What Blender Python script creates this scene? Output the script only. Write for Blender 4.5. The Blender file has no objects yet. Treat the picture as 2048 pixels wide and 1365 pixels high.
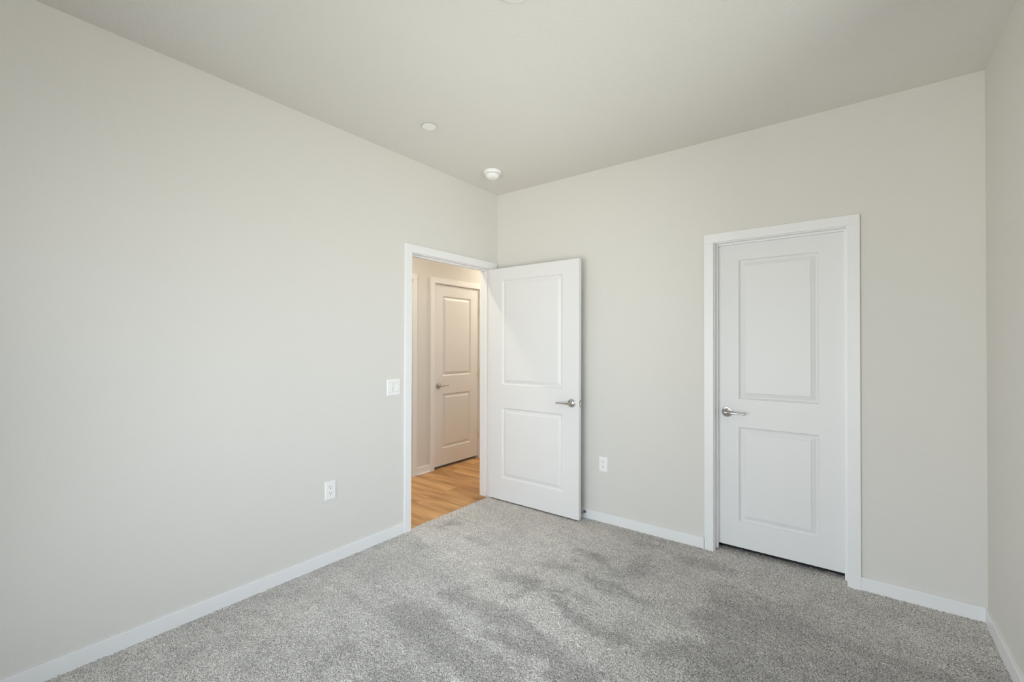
import bpy, bmesh, math, random
import numpy as np
from mathutils import Vector, Matrix

sc = bpy.context.scene
COL = sc.collection
R = math.radians

# ------------------------------------------------------------------ camera
PW, PH = 2048, 1365
CX, CY, CZ = 2.6187, -3.2083, 1.3604
YAW, PITCH, ROLL, FPX, SY = 0.6524, 0.0086, 0.0027, 899.4456, 1.884
cam_d = bpy.data.cameras.new('camera')
cam_d.sensor_fit = 'HORIZONTAL'
cam_d.sensor_width = 36.0
cam_d.lens = FPX * 36.0 / PW
cam_d.shift_y = SY / PW
cam_d.clip_start = 0.05
cam = bpy.data.objects.new('camera', cam_d)
COL.objects.link(cam)
fwd = Vector((-math.sin(YAW) * math.cos(PITCH), math.cos(YAW) * math.cos(PITCH), math.sin(PITCH)))
rgt = Vector((math.cos(YAW), math.sin(YAW), 0))
up = rgt.cross(fwd)
r2 = rgt * math.cos(ROLL) + up * math.sin(ROLL)
u2 = -rgt * math.sin(ROLL) + up * math.cos(ROLL)
cam.matrix_world = Matrix(((r2.x, u2.x, -fwd.x, CX), (r2.y, u2.y, -fwd.y, CY),
                           (r2.z, u2.z, -fwd.z, CZ), (0, 0, 0, 1)))
sc.camera = cam

# ------------------------------------------------------------------ exposure and sampling quality
sc.view_settings.view_transform = 'Standard'
sc.view_settings.look = 'None'
sc.view_settings.gamma = 1.0
sc.view_settings.use_curve_mapping = False
sc.view_settings.exposure = 0.0
sc.cycles.use_denoising = True
try:
    sc.cycles.denoiser = 'OPENIMAGEDENOISE'
except Exception:
    pass
sc.cycles.max_bounces = 16
sc.cycles.diffuse_bounces = 12
sc.cycles.glossy_bounces = 6
sc.cycles.transparent_max_bounces = 12
sc.cycles.sample_clamp_indirect = 8.0
sc.cycles.caustics_reflective = False
sc.cycles.caustics_refractive = False

# ------------------------------------------------------------------ room measures (metres; the back left corner is the origin)
W, H, YF = 3.1357, 2.7461, -3.78          # room width, ceiling height, front wall
TH = 0.118                                # wall thickness
WIN_R = (-2.60, -0.95, 0.90, 2.50)          # unseen window in the right wall, sized to fit the brightness: y0, y1, z0, z1
WIN_F = (0.40, 2.60, 0.02, 2.10)            # unseen sliding glass door added to the front wall for fill light: x0, x1, z0, z1

# ------------------------------------------------------------------ daylight: overcast sky over pale ground
SKY, GR = 7.4, 1.03                      # strength of the sky, brightness of the ground outside
world = bpy.data.worlds.new('overcast_sky')
sc.world = world
world.use_nodes = True
wn, wl = world.node_tree.nodes, world.node_tree.links
wn.clear()
wo = wn.new('ShaderNodeOutputWorld')
bg = wn.new('ShaderNodeBackground')
tc = wn.new('ShaderNodeTexCoord')
sep = wn.new('ShaderNodeSeparateXYZ')
mr = wn.new('ShaderNodeMapRange')
mr.inputs[1].default_value = -1
mr.inputs[2].default_value = 1
cr = wn.new('ShaderNodeValToRGB')
e = cr.color_ramp.elements
e[0].position, e[0].color = 0.0, (GR*0.97, GR*0.96, GR*0.93, 1)
e[1].position, e[1].color = 1.0, (0.80, 0.93, 1.13, 1)
for p, c in ((0.47, (GR, GR*0.985, GR*0.95, 1)), (0.52, (0.95, 1.0, 1.07, 1))):
    k = e.new(p)
    k.color = c
wl.new(tc.outputs['Generated'], sep.inputs[0])
wl.new(sep.outputs['Z'], mr.inputs[0])
wl.new(mr.outputs[0], cr.inputs[0])
wl.new(cr.outputs[0], bg.inputs['Color'])
bg.inputs['Strength'].default_value = SKY
wl.new(bg.outputs[0], wo.inputs[0])
world.cycles.sampling_method = 'MANUAL'
world.cycles.sample_map_resolution = 256



def portal(name, loc, rot, sx, sy):
    d = bpy.data.lights.new(name, 'AREA')
    d.shape = 'RECTANGLE'
    d.size, d.size_y = sx, sy
    d.cycles.is_portal = True
    o = bpy.data.objects.new(name, d)
    o.location, o.rotation_euler = loc, rot
    COL.objects.link(o)


# sampling portals in the two window openings (they give off no light of their own)
portal('window_portal', (W + 0.10, (WIN_R[0] + WIN_R[1]) / 2, (WIN_R[2] + WIN_R[3]) / 2), (0, R(90), 0),
       WIN_R[3] - WIN_R[2], WIN_R[1] - WIN_R[0])
portal('window_portal', ((WIN_F[0] + WIN_F[1]) / 2, YF - 0.10, (WIN_F[2] + WIN_F[3]) / 2), (R(90), 0, 0),
       WIN_F[1] - WIN_F[0], WIN_F[3] - WIN_F[2])


# ------------------------------------------------------------------ materials
def mat(name, color, rough=0.5, metal=0.0, spec=0.5, bump=None, emit=None):
    m = bpy.data.materials.new(name)
    m.use_nodes = True
    nt = m.node_tree
    b = nt.nodes['Principled BSDF']
    b.inputs['Base Color'].default_value = (*color, 1)
    b.inputs['Roughness'].default_value = rough
    b.inputs['Metallic'].default_value = metal
    b.inputs['Specular IOR Level'].default_value = spec
    if emit:
        b.inputs['Emission Color'].default_value = (*emit[0], 1)
        b.inputs['Emission Strength'].default_value = emit[1]
    if bump:
        scale, dist, detail = bump
        t = nt.nodes.new('ShaderNodeTexCoord')
        n = nt.nodes.new('ShaderNodeTexNoise')
        n.inputs['Scale'].default_value = scale
        n.inputs['Detail'].default_value = detail
        n.inputs['Roughness'].default_value = 0.5
        bp = nt.nodes.new('ShaderNodeBump')
        bp.inputs['Distance'].default_value = dist
        bp.inputs['Strength'].default_value = 1.0
        nt.links.new(t.outputs['Object'], n.inputs['Vector'])
        nt.links.new(n.outputs['Fac'], bp.inputs['Height'])
        nt.links.new(bp.outputs['Normal'], b.inputs['Normal'])
    return m


WALL = (0.700, 0.680, 0.648)
M_wall = mat('wall_paint', WALL, 0.85, spec=0.2, bump=(95, 0.0011, 2))
M_ceil = mat('ceiling_paint', (0.725, 0.708, 0.675), 0.9, spec=0.15, bump=(75, 0.0016, 2))
M_trim = mat('white_trim_paint', (0.81, 0.81, 0.815), 0.38, spec=0.4)
M_door = mat('white_door_paint', (0.765, 0.762, 0.765), 0.42, spec=0.4, bump=(260, 0.00012, 3))
M_nickel = mat('satin_nickel', (0.52, 0.505, 0.48), 0.18, metal=1.0)
M_chrome = mat('dark_chrome', (0.22, 0.22, 0.23), 0.12, metal=1.0)
M_hinge = mat('pale_nickel_hinge', (0.80, 0.75, 0.64), 0.5, metal=0.35)
M_plastic = mat('white_plastic', (0.86, 0.86, 0.85), 0.35, spec=0.45)
M_slot = mat('dark_slot', (0.03, 0.03, 0.03), 0.7)
M_gap = mat('shadow_gap_grey', (0.25, 0.25, 0.24), 0.8)
M_seam = mat('plastic_seam_grey', (0.52, 0.52, 0.51), 0.7)
M_rubber = mat('white_rubber', (0.75, 0.75, 0.73), 0.6)
M_vinyl = mat('window_vinyl', (0.85, 0.85, 0.84), 0.4)
M_strip = mat('transition_strip', (0.52, 0.36, 0.22), 0.5)


def glass_mat():
    m = bpy.data.materials.new('window_glass')
    m.use_nodes = True
    nt = m.node_tree
    nt.nodes.clear()
    o = nt.nodes.new('ShaderNodeOutputMaterial')
    mx = nt.nodes.new('ShaderNodeMixShader')
    tr = nt.nodes.new('ShaderNodeBsdfTransparent')
    tr.inputs[0].default_value = (0.93, 0.95, 0.94, 1)
    gl = nt.nodes.new('ShaderNodeBsdfGlossy')
    gl.inputs['Roughness'].default_value = 0.02
    fr = nt.nodes.new('ShaderNodeFresnel')
    fr.inputs[0].default_value = 1.5
    nt.links.new(fr.outputs[0], mx.inputs[0])
    nt.links.new(tr.outputs[0], mx.inputs[1])
    nt.links.new(gl.outputs[0], mx.inputs[2])
    nt.links.new(mx.outputs[0], o.inputs[0])
    return m


M_glass = glass_mat()


def ramp(nt, stops, interp='LINEAR'):
    r = nt.nodes.new('ShaderNodeValToRGB')
    r.color_ramp.interpolation = interp
    el = r.color_ramp.elements
    el[0].position, el[0].color = stops[0][0], (*stops[0][1], 1)
    el[1].position, el[1].color = stops[-1][0], (*stops[-1][1], 1)
    for p, c in stops[1:-1]:
        k = el.new(p)
        k.color = (*c, 1)
    return r


def carpet_mat():
    m = bpy.data.materials.new('grey_twist_pile_carpet')
    m.use_nodes = True
    nt = m.node_tree
    L = nt.links.new
    b = nt.nodes['Principled BSDF']
    b.inputs['Roughness'].default_value = 1.0
    b.inputs['Specular IOR Level'].default_value = 0.05
    b.inputs['Sheen Weight'].default_value = 0.15
    b.inputs['Sheen Roughness'].default_value = 0.6
    t = nt.nodes.new('ShaderNodeTexCoord')
    mp = nt.nodes.new('ShaderNodeMapping')
    mp.inputs['Rotation'].default_value = (0, 0, R(40))
    mp.inputs['Scale'].default_value = (0.75, 1.3, 1.0)
    L(t.outputs['Object'], mp.inputs[0])
    n = nt.nodes.new('ShaderNodeTexNoise')
    n.inputs['Scale'].default_value = 310
    n.inputs['Detail'].default_value = 2.5
    n.inputs['Roughness'].default_value = 0.7
    L(mp.outputs[0], n.inputs['Vector'])
    r = ramp(nt, [(0.37, (0.085, 0.074, 0.064)), (0.44, (0.31, 0.282, 0.258)), (0.50, (0.66, 0.625, 0.592)),
                  (0.56, (0.93, 0.898, 0.866)), (0.64, (1.0, 0.975, 0.95))])
    L(n.outputs['Fac'], r.inputs[0])
    # pile direction: marks the vacuum cleaner left, plus shade painted on the right side
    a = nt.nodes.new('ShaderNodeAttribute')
    a.attribute_name = 'pile_lay_shade'
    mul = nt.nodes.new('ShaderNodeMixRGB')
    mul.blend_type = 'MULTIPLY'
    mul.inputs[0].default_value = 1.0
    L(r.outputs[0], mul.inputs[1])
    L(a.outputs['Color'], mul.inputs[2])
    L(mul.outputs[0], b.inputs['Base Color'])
    return m


def wood_mat():
    m = bpy.data.materials.new('oak_plank_floor')
    m.use_nodes = True
    nt = m.node_tree
    L = nt.links.new
    b = nt.nodes['Principled BSDF']
    t = nt.nodes.new('ShaderNodeTexCoord')
    mp = nt.nodes.new('ShaderNodeMapping')
    mp.inputs['Location'].default_value = (0.45, 0.052, 0)
    L(t.outputs['Object'], mp.inputs[0])
    br = nt.nodes.new('ShaderNodeTexBrick')
    br.inputs['Scale'].default_value = 1.0
    br.inputs['Brick Width'].default_value = 1.22
    br.inputs['Row Height'].default_value = 0.18
    br.inputs['Mortar Size'].default_value = 0.0012
    br.inputs['Mortar Smooth'].default_value = 0.3
    br.inputs['Color1'].default_value = (0.0, 0.0, 0.0, 1)
    br.inputs['Color2'].default_value = (1, 1, 1, 1)
    br.inputs['Mortar'].default_value = (0.5, 0.5, 0.5, 1)
    br.offset = 0.37
    L(mp.outputs[0], br.inputs['Vector'])
    # grain, stretched along each plank and shifted from one plank to the next
    add = nt.nodes.new('ShaderNodeVectorMath')
    add.operation = 'MULTIPLY_ADD'
    add.inputs[1].default_value = (7, 7, 7)
    L(br.outputs['Color'], add.inputs[0])
    L(mp.outputs[0], add.inputs[2])
    m2 = nt.nodes.new('ShaderNodeMapping')
    m2.inputs['Scale'].default_value = (1.2, 8.5, 1)
    L(add.outputs[0], m2.inputs[0])
    n1 = nt.nodes.new('ShaderNodeTexNoise')
    n1.inputs['Scale'].default_value = 1.0
    n1.inputs['Detail'].default_value = 3
    n1.inputs['Distortion'].default_value = 0.6
    L(m2.outputs[0], n1.inputs['Vector'])
    m3 = nt.nodes.new('ShaderNodeMapping')
    m3.inputs['Scale'].default_value = (5, 90, 1)
    L(add.outputs[0], m3.inputs[0])
    n2 = nt.nodes.new('ShaderNodeTexNoise')
    n2.inputs['Scale'].default_value = 1.0
    n2.inputs['Detail'].default_value = 4
    L(m3.outputs[0], n2.inputs['Vector'])
    r = ramp(nt, [(0.28, (0.36, 0.185, 0.072)), (0.44, (0.52, 0.29, 0.125)), (0.58, (0.65, 0.385, 0.175)),
                  (0.75, (0.72, 0.44, 0.215))])
    L(n1.outputs['Fac'], r.inputs[0])
    r2_ = ramp(nt, [(0.3, (0.86, 0.84, 0.82)), (0.7, (1.05, 1.05, 1.05))])
    L(n2.outputs['Fac'], r2_.inputs[0])
    mu = nt.nodes.new('ShaderNodeMixRGB')
    mu.blend_type = 'MULTIPLY'
    mu.inputs[0].default_value = 1
    L(r.outputs[0], mu.inputs[1])
    L(r2_.outputs[0], mu.inputs[2])
    r3 = ramp(nt, [(0.0, (0.92, 0.91, 0.90)), (1.0, (1.06, 1.06, 1.06))])
    L(br.outputs['Color'], r3.inputs[0])
    mu2 = nt.nodes.new('ShaderNodeMixRGB')
    mu2.blend_type = 'MULTIPLY'
    mu2.inputs[0].default_value = 1
    L(mu.outputs[0], mu2.inputs[1])
    L(r3.outputs[0], mu2.inputs[2])
    mx = nt.nodes.new('ShaderNodeMixRGB')
    mx.inputs[2].default_value = (0.17, 0.085, 0.035, 1)
    L(br.outputs['Fac'], mx.inputs[0])
    L(mu2.outputs[0], mx.inputs[1])
    L(mx.outputs[0], b.inputs['Base Color'])
    b.inputs['Roughness'].default_value = 0.5
    b.inputs['Specular IOR Level'].default_value = 0.3
    return m


M_carpet = carpet_mat()
M_wood = wood_mat()


# ------------------------------------------------------------------ mesh helpers
class MB:
    """collects shapes and links them as ONE mesh object"""

    def __init__(self):
        self.bm = bmesh.new()

    def box(self, x0, y0, z0, x1, y1, z1, bevel=0.0, seg=2):
        t = bmesh.new()
        bmesh.ops.create_cube(t, size=1)
        x0, x1 = sorted((x0, x1))
        y0, y1 = sorted((y0, y1))
        z0, z1 = sorted((z0, z1))
        for v in t.verts:
            v.co = Vector((x0 + (v.co.x + .5) * (x1 - x0), y0 + (v.co.y + .5) * (y1 - y0), z0 + (v.co.z + .5) * (z1 - z0)))
        if bevel:
            bmesh.ops.bevel(t, geom=t.edges[:], offset=bevel, segments=seg, affect='EDGES', profile=0.5)
        self._add(t)
        return self

    def _add(self, t, M=None):
        if M is not None:
            bmesh.ops.transform(t, matrix=M, verts=t.verts[:])
        me = bpy.data.meshes.new('t')
        t.to_mesh(me)
        t.free()
        self.bm.from_mesh(me)
        bpy.data.meshes.remove(me)

    def lathe(self, prof, seg=40, M=None):
        """prof: (r, z) list, spun about z"""
        t = bmesh.new()
        rings = []
        for r, z in prof:
            if r < 1e-6:
                rings.append([t.verts.new((0, 0, z))])
            else:
                rings.append([t.verts.new((r * math.cos(2 * math.pi * i / seg), r * math.sin(2 * math.pi * i / seg), z))
                              for i in range(seg)])
        for a, b in zip(rings, rings[1:]):
            for i in range(seg):
                j = (i + 1) % seg
                if len(a) == 1 and len(b) == 1:
                    continue
                if len(a) == 1:
                    t.faces.new((a[0], b[i], b[j]))
                elif len(b) == 1:
                    t.faces.new((a[i], a[j], b[0]))
                else:
                    t.faces.new((a[i], a[j], b[j], b[i]))
        if len(rings[0]) > 1:
            t.faces.new(rings[0])
        if len(rings[-1]) > 1:
            t.faces.new(rings[-1])
        bmesh.ops.recalc_face_normals(t, faces=t.faces[:])
        self._add(t, M)
        return self

    def tube(self, pts, rad, seg=16):
        """round bar through pts; rad is one radius, or one per point, or (ry, rz) pairs"""
        t = bmesh.new()
        rings = []
        n = len(pts)
        P = [Vector(p) for p in pts]
        for i, p in enumerate(P):
            d = (P[min(i + 1, n - 1)] - P[max(i - 1, 0)]).normalized()
            ref = Vector((0, 0, 1)) if abs(d.z) < 0.9 else Vector((0, 1, 0))
            a = d.cross(ref).normalized()
            b = a.cross(d).normalized()
            r = rad[i] if isinstance(rad, (list, tuple)) else rad
            ra, rb = r if isinstance(r, tuple) else (r, r)
            rings.append([t.verts.new(p + a * ra * math.cos(2 * math.pi * k / seg) + b * rb * math.sin(2 * math.pi * k / seg))
                          for k in range(seg)])
        for a, b in zip(rings, rings[1:]):
            for k in range(seg):
                j = (k + 1) % seg
                t.faces.new((a[k], a[j], b[j], b[k]))
        t.faces.new(rings[0])
        t.faces.new(rings[-1])
        bmesh.ops.recalc_face_normals(t, faces=t.faces[:])
        self._add(t)
        return self

    def build(self, name, material, parent=None, smooth=False, loc=None, rot=None):
        me = bpy.data.meshes.new(name)
        bmesh.ops.recalc_face_normals(self.bm, faces=self.bm.faces[:])
        if smooth:
            for f in self.bm.faces:
                f.smooth = True
            for ed in self.bm.edges:
                if len(ed.link_faces) == 2 and ed.calc_face_angle(0) > R(35):
                    ed.smooth = False
        self.bm.to_mesh(me)
        self.bm.free()
        me.materials.append(material)
        o = bpy.data.objects.new(name, me)
        COL.objects.link(o)
        if parent:
            o.parent = parent
        if loc:
            o.location = loc
        if rot:
            o.rotation_euler = rot
        return o


def empty(name, loc, rot=(0, 0, 0)):
    o = bpy.data.objects.new(name, None)
    o.empty_display_size = 0.05
    o.location, o.rotation_euler = loc, rot
    COL.objects.link(o)
    return o


def tag(o, label=None, cat=None, group=None, kind=None):
    if label:
        o['label'] = label
    if cat:
        o['category'] = cat
    if group:
        o['group'] = group
    if kind:
        o['kind'] = kind
    return o


def structure(o, label, cat):
    return tag(o, label, cat, kind='structure')


def copy_tree(o, parent=None):
    c = o.copy()
    COL.objects.link(c)
    c.parent = parent
    for ch in list(o.children):
        copy_tree(ch, c)
    return c


def wall(axis, t0, t1, a0, a1, z0, z1, holes):
    """wall slab; axis 'x' = thickness in x, runs along y; holes: (b0, b1, h0, h1)"""
    mb = MB()

    def put(b0, b1, c0, c1):
        if b1 - b0 < 1e-5 or c1 - c0 < 1e-5:
            return
        if axis == 'x':
            mb.box(t0, b0, c0, t1, b1, c1)
        else:
            mb.box(b0, t0, c0, b1, t1, c1)
    cur = a0
    for b0, b1, h0, h1 in sorted(holes):
        put(cur, b0, z0, z1)
        put(b0, b1, z0, h0)
        put(b0, b1, h1, z1)
        cur = b1
    put(cur, a1, z0, z1)
    return mb


# ------------------------------------------------------------------ openings
JT = 0.018                                 # jamb board thickness
HZ = 2.048                                 # underside of the door heads
D1 = (-1.013, -0.095)                      # bedroom doorway in the left wall (clear width, along y)
D2 = (1.871, 2.577)                        # closet doorway in the back wall (clear width, along x)
XH = -1.066                                # face of the hall's far wall
D3 = (0.206, 0.936)                        # hall closet doorway (clear, along y)
D4 = (-0.92, -0.112)                       # second hall doorway
ZH = -0.012                                # hall floor level


def hole(d, z0=-0.06):
    return (d[0] - JT, d[1] + JT, z0, HZ + JT)


Z0 = -0.06
structure(wall('x', -TH, 0, YF - TH, TH, Z0, H, [hole(D1)]).build('wall_left', M_wall),
          'long pale greige wall with the open doorway in it', 'wall')
structure(wall('y', 0, TH, 0, W + TH, Z0, H, [hole(D2)]).build('wall_back', M_wall),
          'pale greige wall behind the open door with the closed white door', 'wall')
structure(wall('x', W, W + TH, YF - TH, 0, Z0, H, [WIN_R]).build('wall_right', M_wall),
          'narrow strip of shaded greige wall at the right edge', 'wall')
structure(wall('y', YF - TH, YF, 0, W, Z0, H, [WIN_F]).build('wall_front', M_wall),
          'greige wall behind the viewer with an added glass door', 'wall')
structure(MB().box(-TH, YF - TH, H, W + TH, TH, H + 0.08).build('ceiling', M_ceil),
          'flat off-white textured bedroom ceiling', 'ceiling')

# hall beyond the doorway
HY0, HY1 = -2.4, 2.4
structure(wall('x', XH - TH, XH, HY0, HY1, Z0, H, [hole(D3), hole(D4)]).build('hall_wall', M_wall),
          'cream lit hall wall seen through the doorway, around the far door', 'wall')
structure(MB().box(-TH, TH, Z0, 0, HY1, H).build('hall_wall', M_wall),
          'hall side wall hidden behind the bedroom corner', 'wall')
structure(MB().box(XH - TH, HY1, Z0, 0, HY1 + TH, H).box(XH - TH, HY0 - TH, Z0, -TH, HY0, H).build('hall_wall', M_wall),
          'end walls closing the hall', 'wall')
structure(MB().box(XH - TH, HY0 - TH, H, -TH, HY1 + TH, H + 0.08).box(-TH, TH, H, 0, HY1 + TH, H + .08).build('hall_ceiling', M_ceil),
          'hall ceiling above the doorway', 'ceiling')
structure(MB().box(XH - 0.02, HY0, ZH - 0.05, -0.006, HY1, ZH).build('hall_floor', M_wood),
          'warm oak plank floor of the hall', 'floor')
# closed spaces behind the closet doors
cl = MB()
cl.box(1.5, 0.75, Z0, 2.95, 0.8, H).box(1.5, TH, Z0, 1.55, .75, H).box(2.9, TH, Z0, 2.95, .75, H)
cl.box(1.5, TH, 2.3, 2.95, 0.8, 2.35)
structure(cl.build('closet_wall', M_wall), 'closet walls behind the closed white door', 'wall')
cl = MB()
for a, b in ((0.05, 1.1), (-1.05, 0.0)):
    cl.box(XH - 0.8, a, Z0, XH - 0.75, b, 2.3).box(XH - .75, a, Z0, XH - TH, a + .05, 2.3)
    cl.box(XH - .75, b - .05, Z0, XH - TH, b, 2.3).box(XH - .8, a, 2.3, XH - TH, b, 2.35)
    cl.box(XH - .8, a, ZH - .05, XH - .02, b, ZH)
structure(cl.build('closet_wall', M_wall), 'closet walls behind the hall doors', 'wall')


# ------------------------------------------------------------------ carpet (real pile relief on a fine mesh)
DARK = [
    ([(0.9, -1.42), (1.1, -1.43), (1.32, -1.43), (1.48, -1.5), (1.6, -1.53), (1.74, -1.57)], 0.09, 1),
    ([(1.18, -1.56), (1.37, -1.55), (1.53, -1.54)], 0.035, 0.8),
    ([(0.74, -1.71), (0.95, -1.71), (1.15, -1.77), (1.27, -1.74), (1.45, -1.75)], 0.12, 0.75),
    ([(0.82, -2.09), (1.03, -2.04), (1.18, -2.0)], 0.14, 0.6),
    ([(0.94, -1.13), (1.15, -1.07)], 0.07, 0.9),
    ([(1.14, -1.24), (1.19, -1.13), (1.26, -1.06), (1.32, -1.03)], 0.035, 0.9),
    ([(1.33, -1.12), (1.41, -1.17), (1.47, -1.23), (1.58, -1.22), (1.69, -1.23), (1.8, -1.23)], 0.04, 1),
    ([(1.12, -0.57), (1.2, -0.58), (1.34, -0.61)], 0.05, 0.95),
    ([(1.43, -0.66), (1.54, -0.61), (1.56, -0.37)], 0.06, 0.8),
    ([(1.37, -0.83), (1.54, -0.86), (1.71, -0.87)], 0.055, 0.9),
    ([(1.1, -0.83), (1.22, -0.79)], 0.06, 0.7),
    ([(1.96, -1.18), (2.02, -1.1)], 0.1, 0.9),
    ([(0.17, -0.82), (0.17, -0.73)], 0.06, 0.6),
    ([(0.44, -0.83), (0.57, -0.85)], 0.05, 0.6),
    ([(1.44, -0.18), (1.56, -0.13)], 0.05, 0.6),
    ([(1.99, -0.83), (2.12, -0.83), (2.2, -0.81)], 0.07, 0.8),
    ([(2.04, -1.12), (2.11, -1.12), (2.24, -1.09)], 0.09, 0.8),
    ([(2.3, -0.52), (2.4, -0.37)], 0.07, 0.5),
    ([(1.74, -0.27), (1.9, -0.24), (1.99, -0.23)], 0.07, 0.6),
    ([(2.53, -0.65), (2.61, -0.74)], 0.07, 0.5),
]
LIGHTM = [
    ([(1.2, -1.35), (1.44, -1.33), (1.72, -1.36), (1.88, -1.42)], 0.1, 0.7),
    ([(1.17, -1.65), (1.39, -1.64), (1.56, -1.67)], 0.07, 0.7),
    ([(1.08, -1.92), (1.33, -1.89)], 0.08, 0.6),
    ([(1.27, -0.9), (1.49, -1.0), (1.72, -1.04), (1.93, -1.07)], 0.06, 0.6),
    ([(0.58, -1.13), (0.82, -0.81), (0.92, -0.5)], 0.15, 0.35),
]


def stroke_field(X, Y, marks):
    F = np.zeros_like(X)
    for pts, w, k in marks:
        D = np.full_like(X, 9.0)
        for (x0, y0), (x1, y1) in zip(pts, pts[1:]):
            dx, dy = x1 - x0, y1 - y0
            t = np.clip(((X - x0) * dx + (Y - y0) * dy) / (dx * dx + dy * dy), 0, 1)
            D = np.minimum(D, np.hypot(X - x0 - t * dx, Y - y0 - t * dy))
        F = np.maximum(F, k * np.clip((1.15 - D / w) * 1.5, 0, 1))
    return F


def smooth_noise(rng, X, Y, cell):
    gx = ((X - X.min()) / cell)
    gy = ((Y - Y.min()) / cell)
    g = rng.standard_normal((int(gx.max()) + 3, int(gy.max()) + 3))
    ix, iy = gx.astype(int), gy.astype(int)
    fx, fy = gx - ix, gy - iy
    fx, fy = fx * fx * (3 - 2 * fx), fy * fy * (3 - 2 * fy)
    return (g[ix, iy] * (1 - fx) * (1 - fy) + g[ix + 1, iy] * fx * (1 - fy)
            + g[ix, iy + 1] * (1 - fx) * fy + g[ix + 1, iy + 1] * fx * fy)


def build_carpet():
    rng = np.random.default_rng(7)
    s = 0.0042
    xs = np.arange(-0.014, W, s)
    ys = np.arange(YF, 0.13, s)
    nx, ny = len(xs), len(ys)
    X, Y = np.meshgrid(xs, ys, indexing='ij')
    bx = X + smooth_noise(rng, X, Y, 0.11) * 0.028 + smooth_noise(rng, X, Y, 0.03) * 0.014
    by = Y + smooth_noise(rng, X, Y, 0.11) * 0.020 + smooth_noise(rng, X, Y, 0.03) * 0.014
    streak = smooth_noise(rng, X * 0.12, Y, 0.035)
    d = stroke_field(bx, by, DARK)
    l = stroke_field(bx, by, LIGHTM)
    soft = smooth_noise(rng, X, Y, 0.16) * 0.035 + smooth_noise(rng, X, Y, 0.045) * 0.03
    turned_shade = np.clip((bx - 2.02 + 0.25 * (by + 1.0)) / 0.10, 0, 1) * np.clip((-0.35 - by) / 0.3 , 0, 1)  # darker right side: partly turned pile, partly shade put into the colour
    lay_shade = 0.93 - 0.235 * d + 0.07 * l * (1 - d) + soft + 0.03 * streak - 0.23 * turned_shade * (1 - d)
    Z = rng.uniform(-1, 1, X.shape) * 0.0036 + smooth_noise(rng, X, Y, 0.02) * 0.0006 - 0.002
    Xj = X + rng.uniform(-1, 1, X.shape) * 0.0013
    Yj = Y + rng.uniform(-1, 1, X.shape) * 0.0013
    co = np.stack([Xj, Yj, Z], -1).reshape(-1, 3).astype(np.float32)
    ii, jj = np.meshgrid(np.arange(nx - 1), np.arange(ny - 1), indexing='ij')
    xc, yc = xs[ii] + s / 2, ys[jj] + s / 2
    keep = np.ones(xc.shape, bool)
    keep &= ~((xc < 0) & ~((yc > D1[0]) & (yc < D1[1])))
    keep &= ~((yc > 0) & ~((xc > D2[0]) & (xc < D2[1])))
    ii, jj = ii[keep], jj[keep]
    v0 = ii * ny + jj
    F = np.stack([v0, v0 + ny, v0 + ny + 1, v0 + 1], -1)
    me = bpy.data.meshes.new('floor')
    me.vertices.add(len(co))
    me.vertices.foreach_set('co', co.ravel())
    me.loops.add(F.size)
    me.loops.foreach_set('vertex_index', F.ravel().astype(np.int32))
    me.polygons.add(len(F))
    me.polygons.foreach_set('loop_start', np.arange(0, F.size, 4, dtype=np.int32))
    me.polygons.foreach_set('loop_total', np.full(len(F), 4, dtype=np.int32))
    at = me.attributes.new('pile_lay_shade', 'FLOAT_COLOR', 'POINT')
    c = np.repeat(np.clip(lay_shade, 0.3, 1.1).reshape(-1, 1), 4, 1).astype(np.float32)
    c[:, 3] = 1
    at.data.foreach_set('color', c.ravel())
    me.update()
    me.validate()
    me.materials.append(M_carpet)
    o = bpy.data.objects.new('floor', me)
    COL.objects.link(o)
    return o


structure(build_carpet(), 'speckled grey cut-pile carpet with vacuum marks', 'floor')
structure(MB().box(0.0, YF - TH, -0.10, W + TH, 0.8, -0.010).box(-0.012, D1[0] - JT, -0.10, 0, D1[1] + JT, -0.010)
          .build('subfloor_slab', M_gap), 'floor slab under the carpet', 'floor')


# ------------------------------------------------------------------ trim
def baseboard(name, axis, face, out, a0, a1, label, h=0.071, z0=-0.012):
    """face: wall plane; out: +1/-1 direction the board projects; runs a0..a1 along the other axis"""
    t, c = 0.013, 0.003
    prof = [(0, z0), (t, z0), (t, h - c), (t - c * 0.3, h - c * 0.3), (t - c, h), (0, h)]
    bm = bmesh.new()
    rings = []
    for a in (a0, a1):
        rings.append([bm.verts.new((face + out * d, a, z) if axis == 'x' else (a, face + out * d, z)) for d, z in prof])
    n = len(prof)
    for i in range(n):
        j = (i + 1) % n
        bm.faces.new((rings[0][i], rings[0][j], rings[1][j], rings[1][i]))
    bm.faces.new(rings[0])
    bm.faces.new(rings[1])
    mb = MB()
    mb.bm.free()
    mb.bm = bm
    return structure(mb.build(name, M_trim), label, 'baseboard')



def shoe(a0, a1):
    mb = MB()
    mb.box(XH + 0.0125, a0, ZH, XH + 0.026, a1, ZH + 0.017, 0.004)
    return structure(mb.build('baseboard_shoe_trim', M_trim), 'thin white shoe moulding at the foot of the short hall baseboard', 'trim')


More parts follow.
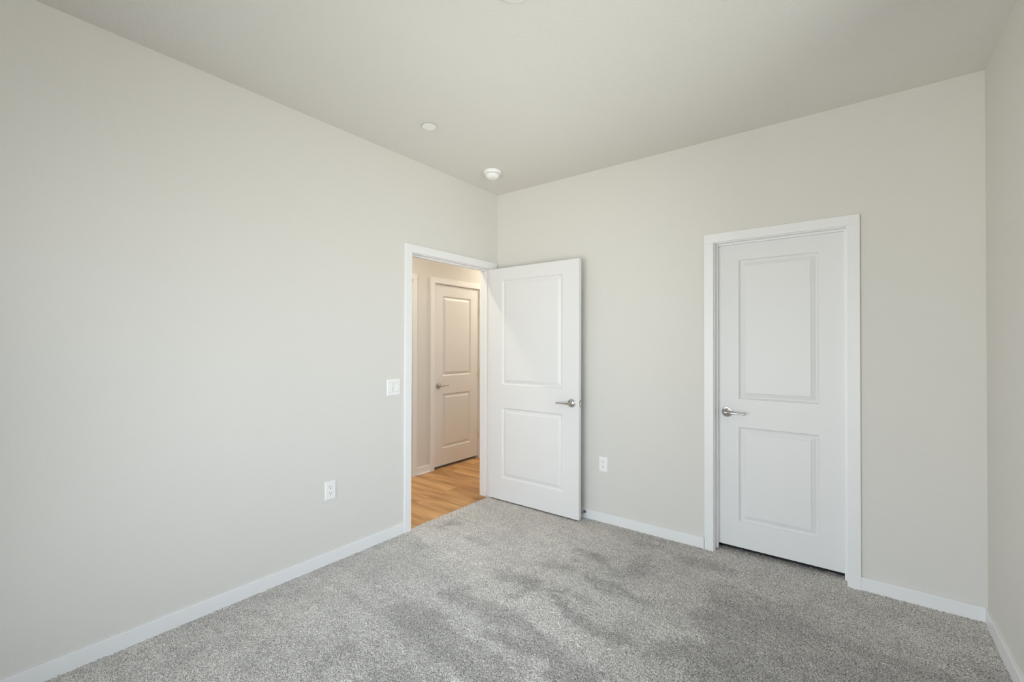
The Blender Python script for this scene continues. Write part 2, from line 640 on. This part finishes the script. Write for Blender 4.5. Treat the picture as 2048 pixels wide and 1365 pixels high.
CW = 0.058          # casing width
baseboard('baseboard_left', 'x', 0, 1, YF, D1[0] - 0.005 - CW, 'white baseboard along the long left wall up to the doorway')
baseboard('baseboard_back', 'y', 0, -1, 0.013, 1.804, 'white baseboard running from behind the open door to the closed door')
baseboard('baseboard_back', 'y', 0, -1, 2.640, W, 'short white baseboard between closed door and right corner')
baseboard('baseboard_right', 'x', W, -1, YF, -0.013, 'white baseboard on the shaded right wall')
baseboard('baseboard_front', 'y', YF, 1, 0.013, WIN_F[0] - 0.002, 'short white baseboard left of the added glass door behind the viewer')
baseboard('baseboard_front', 'y', YF, 1, WIN_F[1] + 0.002, W - 0.013, 'short white baseboard right of the added glass door behind the viewer')
baseboard('baseboard_hall', 'x', XH, 1, D4[1] + 0.005 + CW, D3[0] - 0.005 - CW,
          'short white hall baseboard between the two hall door casings', h=0.068, z0=ZH)
shoe(D4[1] + 0.006 + CW, D3[0] - 0.006 - CW)
baseboard('baseboard_hall', 'x', XH, 1, D3[1] + .005 + CW, HY1, 'hall baseboard past the far door', h=0.068, z0=ZH)
baseboard('baseboard_hall', 'x', XH, 1, HY0, D4[0] - .005 - CW, 'hall baseboard before the second hall door', h=0.068, z0=ZH)


def door_frame(name, axis, wall0, wall1, d, label, z0, stop0, stop1, sides=(1, 1)):
    """casing + jambs + stops of one doorway. wall0/wall1: the two wall faces (wall0 = the face we look at)."""
    root = empty(name, (0, 0, 0))
    structure(root, label, 'door frame')

    def bx(mb, u0, u1, a0, a1, z0_, z1_, bev=0.0):
        if axis == 'x':
            mb.box(u0, a0, z0_, u1, a1, z1_, bev)
        else:
            mb.box(a0, u0, z0_, a1, u1, z1_, bev)
        return mb
    rv = 0.005
    for face, sgn, on in ((wall0, 1 if wall0 > wall1 else -1, sides[0]), (wall1, -1 if wall0 > wall1 else 1, sides[1])):
        if not on:
            continue
        f0, f1 = face - sgn * 0.0005, face + sgn * 0.016
        mb = MB()
        bx(mb, f0, f1, d[0] - rv - CW, d[0] - rv, z0, HZ + rv, 0.0018)
        bx(mb, f0, f1, d[1] + rv, d[1] + rv + CW, z0, HZ + rv, 0.0018)
        bx(mb, f0, f1, d[0] - rv - CW, d[1] + rv + CW, HZ + rv, HZ + rv + CW, 0.0018)
        mb.build('casing', M_trim, root)
    mb = MB()
    lo, hi = min(wall0, wall1) + 0.0005, max(wall0, wall1) - 0.0005
    bx(mb, lo, hi, d[0] - JT, d[0], z0, HZ + JT)
    bx(mb, lo, hi, d[1], d[1] + JT, z0, HZ + JT)
    bx(mb, lo, hi, d[0], d[1], HZ, HZ + JT)
    mb.build('jamb', M_trim, root)
    mb = MB()
    st = 0.011
    bx(mb, stop0, stop1, d[0], d[0] + st, z0 + 0.012, HZ - st, 0.0015)
    bx(mb, stop0, stop1, d[1] - st, d[1], z0 + 0.012, HZ - st, 0.0015)
    bx(mb, stop0, stop1, d[0], d[1], HZ - st, HZ, 0.0015)
    mb.build('door_stop_strip', M_trim, root)
    return root


f1 = door_frame('trim_1', 'x', 0.0, -TH, D1, 'white casing and jambs around the open doorway to the hall', -0.012, -0.075, -0.038)
f2 = door_frame('trim_2', 'y', 0.0, TH, D2, 'white casing and jambs around the closed door on the back wall', -0.006, 0.042, 0.068, (1, 0))
f3 = door_frame('trim_3', 'x', XH, XH - TH, D3, 'white casing around the far closed hall door', ZH, XH - 0.075, XH - 0.038, (1, 0))
f4 = door_frame('trim_4', 'x', XH, XH - TH, D4, 'edge of a second hall door casing at the left of the doorway view', ZH, XH - 0.055, XH - 0.035, (1, 0))


# ------------------------------------------------------------------ doors
def door_leaf(width, height, th, panels, stile0, stile1):
    """two panel moulded door; local x 0..width, z 0..height, y -th..0 (front face looks to -y)"""
    mb = MB()
    bm = mb.bm
    xs = [0, stile0, width - stile1, width]
    zs = [0]
    for a, b in panels:
        zs += [a, b]
    zs.append(height)
    prof = [(0.0, 0.0), (0.002, 0.0035), (0.006, 0.0085), (0.012, 0.0130), (0.0155, 0.0134), (0.020, 0.0118), (0.030, 0.0075),
            (0.0405, 0.0045), (0.0412, 0.0020), (0.0430, 0.0010)]
    for face, sg in ((-th, 1), (0.0, -1)):
        y = face
        for i in range(3):
            for j in range(len(zs) - 1):
                a, b, c, dd = xs[i], xs[i + 1], zs[j], zs[j + 1]
                if i == 1 and j % 2 == 1:
                    prev = None
                    for o, dep in prof:
                        ring = [bm.verts.new((a + o, y + sg * dep, c + o)), bm.verts.new((b - o, y + sg * dep, c + o)),
                                bm.verts.new((b - o, y + sg * dep, dd - o)), bm.verts.new((a + o, y + sg * dep, dd - o))]
                        if prev:
                            for k in range(4):
                                bm.faces.new((prev[k], prev[(k + 1) % 4], ring[(k + 1) % 4], ring[k]))
                        prev = ring
                    bm.faces.new(prev)
                else:
                    bm.faces.new([bm.verts.new(p) for p in ((a, y, c), (b, y, c), (b, y, dd), (a, y, dd))])
    # edges of the slab
    for p in (((0, -th, 0), (0, 0, 0), (0, 0, height), (0, -th, height)),
              ((width, -th, 0), (width, 0, 0), (width, 0, height), (width, -th, height)),
              ((0, -th, 0), (width, -th, 0), (width, 0, 0), (0, 0, 0)),
              ((0, -th, height), (width, -th, height), (width, 0, height), (0, 0, height))):
        bm.faces.new([bm.verts.new(q) for q in p])
    bmesh.ops.remove_doubles(bm, verts=bm.verts[:], dist=1e-5)
    # subdivide long edges with no vertex match is not needed: all cells share the same grid on each face
    eg = [ed for ed in bm.edges if len(ed.link_faces) == 2 and ed.calc_face_angle(0) > R(80)]
    bmesh.ops.bevel(bm, geom=eg, offset=0.0015, segments=2, affect='EDGES')
    return mb


def lever(parent, x, y, z, direction, out, label='satin nickel lever handle'):
    """rosette on a door face at (x, y, z); lever points along x*direction; out = -1 looks to local -y, +1 to +y"""
    Mx = Matrix.Translation((x, y, z)) @ Matrix.Rotation(R(90) * (1 if out < 0 else -1), 4, 'X')
    ro = MB().lathe([(0.0, 0.0), (0.0325, 0.0), (0.0325, 0.0035), (0.0305, 0.0055), (0.026, 0.0062), (0.024, 0.0095),
                     (0.0165, 0.0115), (0.0155, 0.013), (0.0120, 0.016), (0.0095, 0.020), (0.0095, 0.042), (0.0, 0.042)],
                    48, Mx).build('lever_handle', M_nickel, parent, smooth=True)
    ro['label'] = label
    y0 = y + out * 0.048
    d = direction
    mb = MB()
    mb.tube([(x - d * 0.014, y0, z), (x - d * 0.0125, y0, z), (x - d * 0.008, y0, z), (x, y0, z), (x + d * 0.012, y0, z),
             (x + d * 0.02, y0, z), (x + d * 0.06, y0, z - 0.0005), (x + d * 0.112, y0, z - 0.001), (x + d * 0.1155, y0, z - 0.001),
             (x + d * 0.117, y0, z - 0.001)],
            [0.006, 0.0095, 0.0105, 0.0108, 0.0100, 0.0068, 0.0056, 0.0056, 0.0048, 0.003], 20)
    mb.build('lever', M_nickel, ro, smooth=True)
    return ro


def hinge(parent, x, y, z, material=M_nickel, name='hinge'):
    mb = MB()
    mb.lathe([(0.0, -0.046), (0.004, -0.046), (0.0062, -0.0435), (0.0062, -0.0155), (0.0052, -0.0145), (0.0062, -0.0135), (0.0062, 0.0135),
              (0.0052, 0.0145), (0.0062, 0.0155), (0.0062, 0.0435), (0.004, 0.046), (0.0, 0.046)], 16, Matrix.Translation((x, y, z)))
    return mb.build(name, material, parent, smooth=True)


PAN = [(0.193, 0.806), (1.008, 1.923)]
DH = 2.031

# door_1: the bedroom door, swung open against the back wall, seen from its hall face
z1 = 0.012
leaf1 = door_leaf(0.907, DH, 0.035, PAN, 0.144, 0.150).build('door_1', M_door, loc=(0.009, -0.090, z1))
structure(leaf1, 'open white two-panel bedroom door standing against the back wall', 'door')
lever(leaf1, 0.842, -0.035, 0.900, -1, -1, 'satin nickel lever on the hall face of the open door')
lever(leaf1, 0.842, 0.0, 0.900, -1, 1, 'satin nickel lever on the hidden face')
lt = MB().box(0.9068, -0.0300, 0.872, 0.9082, -0.0050, 0.929, 0.0006).build('latch_plate', M_nickel, leaf1)
MB().box(0.908, -0.0245, 0.8925, 0.9165, -0.0105, 0.9085, 0.002).build('latch_bolt', M_nickel, lt)
MB().lathe([(0, 0), (0.0033, 0), (0.0028, 0.0008), (0, 0.001)], 12,
           Matrix.Translation((0.9082, -0.0175, 0.879)) @ Matrix.Rotation(R(90), 4, 'Y')).build('screw', M_nickel, lt, smooth=True)
MB().lathe([(0, 0), (0.0033, 0), (0.0028, 0.0008), (0, 0.001)], 12,
           Matrix.Translation((0.9082, -0.0175, 0.922)) @ Matrix.Rotation(R(90), 4, 'Y')).build('screw', M_nickel, lt, smooth=True)
for hz in (0.20, 0.98, 1.82):
    hinge(leaf1, -0.004, 0.004, hz)
# hinge leaves let into the jamb
for hz in (0.21, 0.99, 1.83):
    MB().box(-0.030, D1[1] - 0.0012, hz - 0.044, -0.0002, D1[1] + 0.001, hz + 0.044).build('hinge_plate', M_trim, f1)

# door_2: closed closet door on the back wall
leaf2 = door_leaf(D2[1] - D2[0] - 0.006, 2.008, 0.035, [(0.170, 0.792), (0.977, 1.898)], 0.129, 0.130).build('door_2', M_door,
                                                                        loc=(D2[0] + 0.003, 0.104, 0.036))
structure(leaf2, 'closed white two-panel door on the back wall, set in its frame', 'door')
lever(leaf2, 0.058, -0.035, 0.885, 1, -1, 'satin nickel lever at the left edge of the closed door')

# door_3: closed hall door, its face towards the hall
z3 = ZH + 0.030
leaf3 = door_leaf(D3[1] - D3[0] - 0.006, DH - 0.006, 0.035, [(0.190, 0.800), (1.002, 1.902)], 0.131, 0.135).build(
    'door_3', M_door, loc=(XH - 0.037, D3[0] + 0.003, z3), rot=(0, 0, R(90)))
structure(leaf3, 'closed white two-panel door across the hall, seen through the doorway', 'door')
lever(leaf3, 0.062, -0.035, 0.896, 1, -1, 'satin nickel lever on the hall door')
for hz in (0.255, 0.995, 1.76):
    hg = hinge(leaf3, D3[1] - D3[0] - 0.003, -0.041, hz, M_hinge)
    MB().box(D3[1] - D3[0] - 0.022, -0.0362, hz - 0.044, D3[1] - D3[0] - 0.006, -0.0345, hz + 0.044).build('hinge_leaf', M_hinge, hg)

# door_4: second hall door, almost wholly hidden
leaf4 = door_leaf(D4[1] - D4[0] - 0.006, 2.008, 0.035, [(0.180, 0.802), (0.987, 1.898)], 0.13, 0.13).build(
    'door_4', M_door, loc=(XH - 0.058, D4[0] + 0.003, ZH + 0.03), rot=(0, 0, R(90)))
structure(leaf4, 'second hall door hidden behind the left doorway casing', 'door')

# carpet edge strip in the doorway
structure(MB().box(-0.016, D1[0], -0.012, -0.010, D1[1], -0.0035, 0.001).build('floor_transition_trim', M_strip),
          'thin tan edge strip where carpet meets hall planks', 'trim')


# ------------------------------------------------------------------ windows (unseen and sized for the daylight; the glass door is added as fill)
def window(name, axis, face, out, a0, a1, z0, z1, label):
    root = empty(name, (0, 0, 0))
    structure(root, label, 'window')

    def bx(mb, u0, u1, b0, b1, c0, c1, bev=0.0):
        if axis == 'x':
            mb.box(face + out * u0, b0, c0, face + out * u1, b1, c1, bev)
        else:
            mb.box(b0, face + out * u0, c0, b1, face + out * u1, c1, bev)
    fw = 0.045
    mb = MB()
    u0, u1 = 0.055, 0.115
    bx(mb, u0, u1, a0, a0 + fw, z0, z1)
    bx(mb, u0, u1, a1 - fw, a1, z0, z1)
    bx(mb, u0, u1, a0 + fw, a1 - fw, z0, z0 + fw)
    bx(mb, u0, u1, a0 + fw, a1 - fw, z1 - fw, z1)
    am = (a0 + a1) / 2
    bx(mb, u0 + .01, u1 - .01, am - 0.02, am + 0.02, z0 + fw, z1 - fw)
    mb.build('window_frame', M_vinyl, root)
    mb = MB()
    bx(mb, 0.082, 0.086, a0 + fw, a1 - fw, z0 + fw, z1 - fw)
    mb.build('window_pane', M_glass, root)
    mb = MB()
    bx(mb, -0.02, 0.055, a0, a1, z0 - 0.001, z0 + 0.018, 0.003)
    mb.build('window_sill', M_trim, root)


window('window_1', 'x', W, 1, *WIN_R, 'unseen white slider window in the right wall beside the viewer')
window('added_window_2', 'y', YF, -1, *WIN_F, 'unseen white sliding glass door added behind the viewer for fill light')


# ------------------------------------------------------------------ wall plates
def plate(w, h, t=0.0055):
    """cover plate with eased rim; local x across, z up, front to -y, back on y = 0"""
    mb = MB()
    bm = mb.bm
    prev = None
    for o, y in ((0, 0), (0, -t * 0.45), (0.0012, -t * 0.8), (0.0035, -t)):
        ring = [bm.verts.new(p) for p in ((-w / 2 + o, y, -h / 2 + o), (w / 2 - o, y, -h / 2 + o), (w / 2 - o, y, h / 2 - o), (-w / 2 + o, y, h / 2 - o))]
        if prev:
            for k in range(4):
                bm.faces.new((prev[k], prev[(k + 1) % 4], ring[(k + 1) % 4], ring[k]))
        else:
            bm.faces.new(ring)
        prev = ring
    bm.faces.new(prev)
    return mb


def outlet(loc, rot):
    root = empty('electrical_outlet', loc, rot)
    plate(0.071, 0.114).build('cover_plate', M_plastic, root)
    for dz in (0.0195, -0.0195):
        # rounded receptacle face with flat sides
        mb = MB()
        t = bmesh.new()
        pts = []
        for k in range(40):
            a = 2 * math.pi * k / 40
            pts.append((max(-0.0168, min(0.0168, 0.0172 * math.cos(a) * 1.12)), 0.0143 * math.sin(a)))
        f = t.faces.new([t.verts.new((px, -0.0050, dz + pz)) for px, pz in pts])
        ex = bmesh.ops.extrude_face_region(t, geom=[f])
        for v in ex['geom']:
            if isinstance(v, bmesh.types.BMVert):
                v.co.y = -0.0068
        mb._add(t)
        rc = mb.build('receptacle', M_plastic, root)
        sl = MB()
        sl.box(-0.0076, -0.00695, dz + 0.0005, -0.0052, -0.0060, dz + 0.0090)
        sl.box(0.0052, -0.00695, dz + 0.0015, 0.0072, -0.0060, dz + 0.0082)
        sl.lathe([(0, 0), (0.0027, 0), (0.0027, 0.0009), (0, 0.0009)], 16,
                 Matrix.Translation((0, -0.0060, dz - 0.0062)) @ Matrix.Rotation(R(90), 4, 'X'))
        sl.build('socket_slots', M_slot, rc)
    MB().lathe([(0, 0), (0.003, 0), (0.0025, 0.001), (0, 0.0012)], 14,
               Matrix.Translation((0, -0.0052, 0)) @ Matrix.Rotation(R(90), 4, 'X')).build('screw', M_plastic, root, smooth=True)
    return root


o1 = outlet((0, -1.6535, 0.452), (0, 0, R(90)))
tag(o1, 'white duplex outlet low on the long left wall, beside the doorway', 'outlet', 'wall outlets')
o2 = copy_tree(o1)
o2.location, o2.rotation_euler = (1.0625, 0, 0.443), (0, 0, 0)
tag(o2, 'white duplex outlet low on the back wall, between the open door and closed door', 'outlet', 'wall outlets')

sw = empty('light_switch', (0, -1.170, 1.0635), (0, 0, R(90)))
tag(sw, 'white two-gang switch plate with dimmer and rocker, left of the doorway casing', 'light switch')
plate(0.115, 0.115).build('cover_plate', M_plastic, sw)
# dimmer: paddle with a slider slot beside it
MB().box(-0.0400, -0.0062, -0.034, -0.0065, -0.0040, 0.034).build('dimmer_insert', M_plastic, sw)
dm = MB().box(-0.0375, -0.0085, -0.0300, -0.0185, -0.0060, 0.0135, 0.0008).build('dimmer_paddle', M_plastic, sw)
g = MB().box(-0.0140, -0.00635, -0.0290, -0.0110, -0.0058, 0.0290).build('slider_slot', M_seam, sw)
MB().box(-0.0150, -0.0085, 0.006, -0.0100, -0.0058, 0.014, 0.0006).build('slider_knob', M_plastic, sw)
MB().box(-0.0415, -0.0056, -0.0355, -0.0050, -0.0050, 0.0355).build('insert_gap', M_seam, sw)
# rocker on the right, tilted on its middle
MB().box(0.0050, -0.0056, -0.0355, 0.0415, -0.0050, 0.0355).build('insert_gap', M_seam, sw)
rk = MB().box(-0.0165, -0.0030, -0.0333, 0.0165, 0.0015, 0.0333, 0.0008).build('rocker', M_plastic, sw, loc=(0.0233, -0.0062, 0))
rk.rotation_euler = (R(3.0), 0, 0)

# ------------------------------------------------------------------ ceiling fittings
sd = empty('smoke_detector', (0.327, -0.472, H))
tag(sd, 'white domed smoke detector on the ceiling near the corner', 'smoke detector')
MB().lathe([(0.0, 0.0), (0.069, 0.0), (0.070, -0.006), (0.069, -0.017), (0.065, -0.022), (0.059, -0.0235), (0.0, -0.0235)], 64
           ).build('mounting_base', M_plastic, sd, smooth=True)
# vent ring: dark slots between short ribs
MB().lathe([(0.0, -0.0230), (0.0545, -0.0230), (0.0545, -0.0275), (0.0, -0.0275)], 64).build('vent_slots', M_slot, sd)
ribs = MB()
for k in range(14):
    a = 2 * math.pi * k / 14 + 0.1
    t = bmesh.new()
    bmesh.ops.create_cube(t, size=1)
    for v in t.verts:
        v.co = Vector((0.0515 + v.co.x * 0.009, v.co.y * 0.009, -0.0252 + v.co.z * 0.0048))
    ribs._add(t, Matrix.Rotation(a, 4, 'Z'))
ribs.build('vent_ribs', M_plastic, sd)
MB().lathe([(0.0, -0.0270), (0.0565, -0.0270), (0.0572, -0.0300), (0.0545, -0.0370), (0.0490, -0.0450), (0.0430, -0.0510), (0.0360, -0.0560),
            (0.0280, -0.0590), (0.0150, -0.0608), (0.0, -0.0612)], 64).build('dome_cover', M_plastic, sd, smooth=True)
MB().lathe([(0, 0), (0.010, 0), (0.0095, -0.003), (0.006, -0.0045), (0, -0.005)], 24,
           Matrix.Translation((0.012, -0.014, -0.0598))).build('test_button', M_plastic, sd, smooth=True)
MB().lathe([(0, 0), (0.0028, 0), (0.002, -0.002), (0, -0.0025)], 12,
           Matrix.Translation((0.030, -0.020, -0.0570))).build('indicator_lens', M_gap, sd, smooth=True)

sp = empty('sprinkler_cover', (0.488, -1.286, H))
tag(sp, 'small flat white sprinkler cover disc on the ceiling, beyond the smoke detector towards the window', 'sprinkler cover')
sp['label'] = 'small flat white disc cover flush on the ceiling above the left wall'
MB().lathe([(0.0, 0.0), (0.030, 0.0), (0.030, -0.006), (0.0, -0.006)], 40).build('recess_ring', M_gap, sp)
MB().lathe([(0.0, -0.0055), (0.0435, -0.0055), (0.0440, -0.0065), (0.0430, -0.0078), (0.0, -0.0082)], 56).build('cover_disc', M_plastic, sp, smooth=True)

cp = empty('ceiling_cover_plate', (1.571, -1.829, H))
tag(cp, 'round white blank cover plate cut off by the top edge of the ceiling view', 'cover plate')
MB().lathe([(0.0, 0.0), (0.0672, 0.0), (0.0680, -0.003), (0.0665, -0.0060), (0.062, -0.0078), (0.0, -0.0086)], 64).build('plate', M_plastic, cp, smooth=True)
for s in (-1, 1):
    MB().lathe([(0, 0), (0.0035, 0), (0.003, -0.0012), (0, -0.0015)], 14, Matrix.Translation((s * 0.042, 0, -0.0082))).build('screw', M_plastic, cp, smooth=True)

# ------------------------------------------------------------------ door stop on the baseboard behind the open door
ds = empty('door_stop', (0.908, -0.013, 0.048))
tag(ds, 'metal rod door stop on the baseboard behind the open door', 'door stop')
Mr = Matrix.Rotation(R(90), 4, 'X')
MB().lathe([(0, 0), (0.0125, 0), (0.0125, 0.002), (0.0095, 0.006), (0.0062, 0.012), (0, 0.012)], 28, Mr).build('base', M_chrome, ds, smooth=True)
MB().lathe([(0, 0.010), (0.0054, 0.010), (0.0048, 0.067), (0, 0.067)], 20, Mr).build('rod', M_chrome, ds, smooth=True)
MB().lathe([(0, 0.066), (0.0062, 0.066), (0.0068, 0.069), (0.0064, 0.0735), (0.005, 0.0755), (0, 0.0755)], 24, Mr).build('rubber_tip', M_rubber, ds, smooth=True)


# ------------------------------------------------------------------ hall downlights (above the doorway view; they light the hall warm)
def downlight(x, y, power, label):
    root = empty('recessed_downlight', (x, y, H))
    tag(root, label, 'downlight', 'hall ceiling downlights')
    MB().lathe([(0.055, 0.0), (0.078, 0.0), (0.078, -0.003), (0.060, -0.005), (0.055, -0.004)], 40).build('trim_ring', M_plastic, root, smooth=True)
    MB().lathe([(0.0, -0.0002), (0.0555, -0.0002), (0.0555, -0.002), (0.0, -0.002)], 40).build(
        'lens', mat('lamp_lens', (0.9, 0.85, 0.75), 0.4, emit=((1.0, 0.86, 0.66), 6.0)), root)
    d = bpy.data.lights.new('downlight_lamp', 'AREA')
    d.shape, d.size, d.energy, d.color = 'DISK', 0.10, power, (1.0, 0.905, 0.745)
    o = bpy.data.objects.new('downlight_lamp', d)
    o.location = (0, 0, -0.008)
    o.parent = root
    COL.objects.link(o)


downlight(-0.60, -0.80, 10.5, 'round recessed hall downlight before the doorway')
downlight(-0.60, 1.60, 21.0, 'round recessed hall downlight past the far door')
